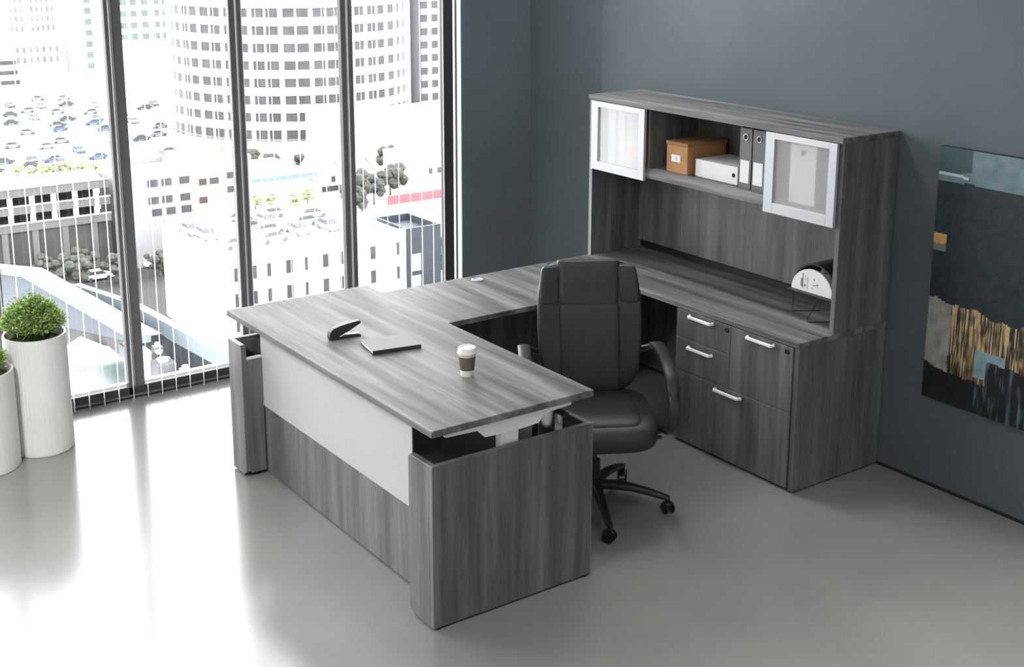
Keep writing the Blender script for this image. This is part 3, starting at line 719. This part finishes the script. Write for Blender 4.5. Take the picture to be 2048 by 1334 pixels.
# parking structure with dark ground floor
o = (-200, 40, G); pk = thing('parking_garage', o, 'grey two-level parking garage with white columns at the left of the window', 'parking garage')
MB().box(-201.5, -191.5, 5, 57.5, -36.9, -36.5).box(-201.4, -191.6, 5.1, 57.4, -36.5, -36.4, 1).box(-201.5, -191.5, 5, 57.5, -39.6, -39.2).box(-201.5, -191.5, 5, 57.5, -42.1, -41.7).build('decks', [K['conc'], K['pale']], pk, o)
MB().box(-190.6, -190, 5, 57.5, -37.4, -36.05).box(-190.6, -190, 5, 57.5, -40.0, -38.75).box(-190.6, -190, 5, 57.5, -42.6, -41.35).build('guard_bands', K['conc'], pk, o)
MB().box(-190.05, -189.85, 5, 57.5, -38.8, -38.62).box(-190.05, -189.85, 5, 57.5, -41.42, -41.22).box(-190.05, -189.85, 5, 57.5, -36.12, -35.98).build('white_rails', K['white'], pk, o)
y = 7.6
while y < 58:
    MB().box(-190.7, -189.95, y, y + .62, -41.4, -37.4).build('column', K['white'], pk, o); y += 3.17
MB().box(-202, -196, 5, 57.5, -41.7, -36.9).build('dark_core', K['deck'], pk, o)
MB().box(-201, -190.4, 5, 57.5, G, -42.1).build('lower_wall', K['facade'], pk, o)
pc = MB()
for i in range(12): pc.box(-190.45, -190.1, 6 + i * 4.4, 6.9 + i * 4.4, G, -42.6)
pc.build('pilasters', K['conc'], pk, o)
# second, paler wing and peach building
o = (-200, 65, G)
block('pale_wing', -199, -187, 58.8, 69.5, -36.0, K['grey'], 'pale panelled wing with dark windows beside the peach building', [(y, z) for y in (63.2, 65.4, 68.3) for z in (-37.0, -39.7)] + [(63.6, -41.6), (65.8, -41.6), (68.4, -41.6)], (1.6, 1.1), K['win'])
block('peach_building', -199, -188, 69.7, 80, -35.2, K['peach'], 'pale peach building with a few windows next to the second mullion', [(71.8, -37.9), (73.6, -37.9), (71.7, -40.8), (76.5, -37.3), (76.5, -39.6)], (1.5, 1.0), K['brown'])

# white box building with roof parking
o = (-150, 67, G); wb_ = thing('white_warehouse', o, 'big plain white building with slim dark windows and cars on its roof', 'building')
MB().box(-161, -140, 54.8, 80.2, G, -37.65).build('walls', K['white'], wb_, o)
MB().box(-161, -140, 54.8, 55.1, -37.65, -37.2).box(-140.3, -140, 55.1, 80.2, -37.65, -37.2).box(-161, -160.7, 55.1, 80.2, -37.65, -37.2).build('parapet', K['white'], wb_, o)
MB().box(-155.5, -155.3, 54.6, 54.8, G, -39.4).build('downpipe', K['cream'], wb_, o)
for y, w in ((56.1, .45), (57.0, .45), (58.5, .7), (60.5, .5), (63.26, .9), (65.6, .4), (68.4, .95), (70.6, .5), (75.2, .75), (79.0, .5)):
    for z in (-39.75, -43.0, -46.2): MB().box(-140.1, -139.95, y - w / 2, y + w / 2, z - .85, z + .85).build('window', K['win'], wb_, o)
MB().box(-151, -146.5, 59.5, 61.5, -37.65, -35.9).build('stair_hut', K['white'], wb_, o)
# slate building right of it
o = (-150, 86, G)
block('slate_building', -150, -141.5, 81.2, 86.6, -38.6, K['dblue'], 'narrow dark slate-blue building right of the big white one', [(82.6, -42.5 - 3 * k) for k in range(3)], (1.6, 2.4), K['grey'])
# pavilion and gabled sheds
o = (-220, 103, G); pv = thing('glass_pavilion', o, 'pale aqua flat-roofed pavilion below the round tower', 'building')
MB().box(-238, -222, 95, 107, G, -46.2).build('walls', K['white'], pv, o)
MB().box(-240, -220.5, 94, 108, -46.2, -45.4).build('roof', K['aqua'], pv, o)
for y, lb in ((112.4, 'white gabled shed left of the pair beside the aqua pavilion'), (119.4, 'white gabled shed right of the pair beside the third mullion')):
    o = (-222, y, G); s_ = thing('gabled_shed', o, lb, 'building', 'gabled sheds')
    MB().prism([(y - 3, G), (y + 3, G), (y + 3, -47.6), (y, -44.0), (y - 3, -47.6)], 'x', -232, -222).build('walls', K['white'], s_, o)
    MB().prism([(y - 3.4, -48.0), (y, -43.9), (y + 3.4, -48.0), (y + 3.4, -47.7), (y, -43.5), (y - 3.4, -47.7)], 'x', -232.4, -221.4).build('roof', K['pale'], s_, o)
    MB().box(-222.02, -221.9, y - .5, y + .4, -48.2, -47.0).build('window', K['win'], s_, o)
    MB().box(-222.02, -221.9, y - 2.6, y + 2.6, -50, -48.9).build('opening', K['deck'], s_, o)

# near roofs, just below the office
o = (-60, 12, -20); ra = thing('folded_roof', o, 'blue-grey glazed roof front with a pale sloping ridge behind the tall planter', 'roof')
MB().prism([(-74.73, -17.15), (-61.31, -14.52), (-44.54, -13.53), (-47.96, -14.65), (-55.86, -16.18), (-77.0, -23.16)], 'y', 11.8, 12.3).build('glazed_front', K['blue'], ra, o)
MB().prism([(-74.68, -17.02), (-61.28, -14.41), (-44.41, -13.41), (-44.47, -13.76), (-61.42, -14.88), (-74.87, -17.51)], 'y', 11.3, 11.8).build('ridge_band', K['bluel'], ra, o)
MB().prism([(-77.27, -23.89), (-55.86, -16.18), (-47.96, -14.65), (-47.96, -16), (-55, -17.2), (-77.82, -26)], 'y', 11.85, 12.3).build('end_wall', K['brown'], ra, o)
o = (-50, 14, -20); rb_ = thing('folded_roof', o, 'slate-blue roof front with a long pale ridge running down to the desk', 'roof')
MB().prism([(-59.55, -15.49), (-50.83, -14.47), (-46.09, -14.42), (-39.09, -13.97), (-39.2, -14.95), (-60.47, -19.45)], 'y', 13.6, 14.1).build('glazed_front', K['dblue'], rb_, o)
MB().prism([(-59.46, -15.11), (-51.0, -14.02), (-39.03, -13.36), (-39.09, -13.97), (-46.09, -14.42), (-50.83, -14.47), (-59.55, -15.49)], 'y', 13.2, 13.6).build('ridge_band', K['bluel'], rb_, o)
o = (-44, 9, -26); wr = tag(MB().prism([(-51.51, 5), (-51.28, 10.43), (-52.16, 11.3), (-50.2, 11.75), (-49.21, 13.15), (-44.53, 13.15), (-36, 13.15), (-36, 5)], 'z', -26, -15.5).build('flat_roof', K['white'], None, o), 'bright white flat roof outside, just beyond the window sill', 'roof')
o = (-45, 10, -15.5); sk = thing('skylight', o, 'low teal glass skylight on the white roof, right of the tall planter', 'skylight')
MB().prism([(-46.85, 9.26), (-47.06, 11.51), (-43.76, 10.46), (-43.2, 10.2), (-42.8, 8.1)], 'z', -15.5, -15.2).build('glazing', K['teal'], sk, o)
MB().prism([(-47.2, 9.2), (-47.25, 11.7), (-43.6, 10.55), (-43.76, 10.46), (-47.06, 11.51), (-46.85, 9.26)], 'z', -15.5, -15.12).build('kerb', K['white'], sk, o)
for i, (x, y, w, d, h, m, lb) in enumerate(((-47.3, 11.9, 1.0, .7, .8, 'mach', 'small grey roof unit just right of the first mullion'), (-46.9, 12.9, .4, .4, .7, 'grey', 'slim pale vent box on the white roof'), (-45.6, 12.5, .5, .5, .8, 'deck', 'dark roof unit in the middle of the white roof'), (-44.6, 12.3, .9, .8, .8, 'mach', 'large grey roof unit nearest the desk corner'), (-43.8, 12.9, .5, .4, .6, 'grey', 'small pale roof unit behind the large grey one'))):
    o = (x, y, -15.5); u_ = thing('roof_unit', o, lb, 'roof unit', 'roof units')
    MB().box(x - w / 2, x + w / 2, y - d / 2, y + d / 2, -15.5, -15.5 + h).build('casing', K[m], u_, o, .03)
    MB().lathe([(w * .25, 0), (w * .3, .12), (w * .1, .16)], (x, y, -15.5 + h), 14).build('fan_cowl', K['white'], u_, o)

# cars
def car_proto(m, label, group):
    o = thing('car', (0, 0, 0), label, 'car', group)
    MB().prism([(-2.2, .35), (2.2, .35), (2.25, .75), (1.3, .95), (-1.9, 1.0), (-2.25, .8)], 'y', -.88, .88).build('body', m, o)
    MB().prism([(-1.8, .95), (1.2, .92), (.45, 1.45), (-1.1, 1.48)], 'y', -.76, .76).build('cabin', K['card'], o)
    MB().box(-1.1, .42, -.7, .7, 1.46, 1.52).build('roof', m, o)
    for x in (-1.35, 1.35):
        for y in (-.8, .8): MB().tube([(x, y - .1, .33), (x, y + .1, .33)], .33, 12).build('wheel', K['card'], o)
    return o
LOT = [[-293.94, 84.58], [-283.31, 85.37], [-280.61, 76.47], [-326.8, 81.98], [-327.75, 90.27], [-308.76, 73.68], [-287.11, 72.31], [-285.5, 76.2], [-288.87, 66.59], [-279.81, 62.0], [-281, 69.5], [-377.94, 91.38], [-371.98, 98.32], [-372.03, 105.23], [-366.0, 112], [-360.14, 86.81], [-322.05, 99.99], [-309.36, 85.11], [-303.43, 80.0], [-302.04, 102.13], [-281.09, 101.28], [-330.18, 110.14], [-318.37, 113], [-306, 108], [-300, 96], [-352.67, 121.29], [-260.43, 105.71], [-351.0, 90.5], [-358, 98.6], [-345.16, 83], [-388.37, 102.0], [-385.31, 108.6], [-358.55, 126.46], [-352.62, 106.02], [-343.75, 97.13], [-335, 92], [-340, 104], [-365, 92.5], [-333, 100.5], [-345, 112.5]]
RF = [[-155.2, 56.5], [-151.5, 57.2], [-152.22, 62.8], [-144.9, 58.4], [-158, 64.5], [-157.9, 69.0], [-154.3, 67.0], [-149.4, 65.0], [-151.0, 70.6], [-147.2, 68.1], [-154.6, 73.9], [-145.0, 63.5], [-147.0, 72.5]]
STC = [[-186.8, 63.2], [-184.2, 52.98], [-184.5, 45.5]]
grp = {}
rc = random.Random(11)
def put(pts, z, where, group, pick):
    for x, y in pts:
        m = pick(); key = (m, group)
        nm = {'carw': 'white', 'cars': 'silver grey', 'card': 'dark', 'carb': 'blue'}[m]
        if key not in grp: c = grp[key] = car_proto(K[m], f'small {nm} car {where}', group)
        else: c = copy_tree(grp[key])
        c.location = (x, y, z); c.rotation_euler = (0, 0, rc.choice([PI / 2, -PI / 2, PI / 2 + .15, 0.05]))
put(LOT, G, 'parked on the bright lot far below the window', 'cars on the far lot', lambda: rc.choice(['card', 'cars', 'cars', 'card', 'carw', 'cars', 'cars', 'carb']))
put(RF, -37.65, 'on the roof deck of the big white building', 'cars on the white roof', lambda: rc.choice(['carw', 'cars', 'carw']))
put(STC, G, 'in the dark street between the garage and the white building', 'cars in the street', lambda: 'carw')

# trees
def tree_proto(m, s):
    rn = random.Random(s); o = thing('tree', (0, 0, 0)); mb = MB()
    for _ in range(26):
        c = Vector((rn.gauss(0, .9), rn.gauss(0, .9), 3.6 + rn.gauss(0, .9))); r = rn.uniform(.45, 1.0)
        mb.lathe([(0.01, -r), (r * .6, -r * .75), (r, 0), (r * .65, r * .7), (0.01, r)], c, 7, cap0=False, cap1=False, wob=lambda a, z: 1 + .35 * rn.random())
    mb.build('crown', m, o); MB().cyl((0, 0, 0), (0, 0, 3.4), .22, .12, 7).build('trunk', K['trunk'], o); return o
def trees(pts, z, m, label, group, h=1.0):
    p = None
    for i, (x, y) in enumerate(pts):
        if p is None: c = p = tree_proto(K[m], hash(len(label)) % 97); tag(p, label, 'tree', group)
        else: c = copy_tree(p)
        s = h * rc.uniform(.75, 1.25); c.location = (x, y, z); c.scale = (s, s, s * rc.uniform(.85, 1.2)); c.rotation_euler = (0, 0, rc.uniform(0, 6))
trees([[-186.4, 46.3], [-186.2, 51.9], [-180.0, 48.4], [-180.6, 55.0], [-180.8, 61.4]], G, 'treed', 'dark grey-green street tree in front of the parking garage', 'street trees by the garage', .85)
trees([[-183, 66.4], [-182.2, 71.4], [-178.5, 67.6]], -50, 'tree', 'green bushy tree below the pale wing', 'trees below the pale wing', 1.0)
trees([[-271.95, 64.99], [-269.37, 67.2], [-268.09, 69.5], [-267.4, 71.9], [-267.25, 74.4], [-267, 77], [-266.5, 79.6], [-266, 82.0], [-265.53, 93.15], [-265.12, 95.81], [-264.45, 97.81]], G, 'treel', 'pale green hedge tree bordering the lot beyond the parking garage', 'hedge trees along the lot', .5)
trees([[-219.6, 91.0], [-215.3, 92.6], [-215.98, 96.0], [-212.22, 99.06], [-214, 102.6]], G, 'treel', 'pale green tree in the forecourt of the aqua pavilion', 'forecourt trees', .6)
trees([[-249.21, 106.77], [-246.05, 104.2], [-243.96, 109.51], [-243.18, 115.5]], G, 'treed', 'grey-green tree between the pavilion and the round tower', 'trees at the foot of the round tower', .9)
trees([[-228, 127.5], [-217.5, 117.4], [-212.6, 113.5], [-202.6, 108.0], [-212.0, 119.5], [-206.2, 112.6], [-234, 133], [-206.5, 118.2], [-197.0, 103.2]], G, 'treed', 'grey-green tree left of the white building with the red band', 'trees beside the white store', .95)
trees([[-170.98, 103.08], [-167.68, 101.0], [-166.47, 98.41], [-162.61, 98.61], [-160.09, 94.51], [-157.57, 96.2]], G, 'treed', 'grey-green bush on the ground right of the slate building', 'bushes at lower right', .7)

# ------------------------------------------------------------------ light
w = bpy.data.worlds.new('world'); sc.world = w; w.use_nodes = True
bg = w.node_tree.nodes['Background']; bg.inputs[0].default_value = (.965, .985, 1, 1); bg.inputs[1].default_value = 9.5
sd = bpy.data.lights.new('sun', 'SUN'); sd.energy = 2.0; sd.angle = .05; so = bpy.data.objects.new('sun', sd); COL.objects.link(so)
so.rotation_euler = Vector((-.62, .42, -.66)).to_track_quat('-Z', 'Y').to_euler(); so.location = (20, -20, 40)
def area(name, loc, target, sx, sy, e, col=(1, 1, 1), spread=None):
    d = bpy.data.lights.new(name, 'AREA'); d.shape = 'RECTANGLE'; d.size = sx; d.size_y = sy; d.energy = e; d.color = col
    if spread: d.spread = spread
    o = bpy.data.objects.new(name, d); COL.objects.link(o); o.location = loc
    o.rotation_euler = (Vector(target) - Vector(loc)).to_track_quat('-Z', 'Y').to_euler(); return o
area('room_fill', (2.2, -3.0, CH - .05), (2.2, -3.0, 0), 3.0, 2.4, 24, (1, .985, .96))  # added overhead fill light that lifts the whole interior
area('floor_spot', (2.3, -1.9, CH - .06), (1.9, -1.5, 0), .5, .5, 16, (1, .98, .95), math.radians(60))
area('planter_fill', (.6, -5.6, CH - .1), (-2.0, -3.6, .2), .6, .6, 48, (1, .99, .97), math.radians(80))  # fill light added to brighten the planter fronts, no room fixture
area('wall_washer', (-1.3, -.75, CH - .1), (-1.35, 0, 2.35), .6, .2, 36)

sc.view_settings.view_transform = 'Standard'; sc.view_settings.look = 'None'
sc.view_settings.gamma = 1; sc.view_settings.use_curve_mapping = False; sc.view_settings.exposure = 0
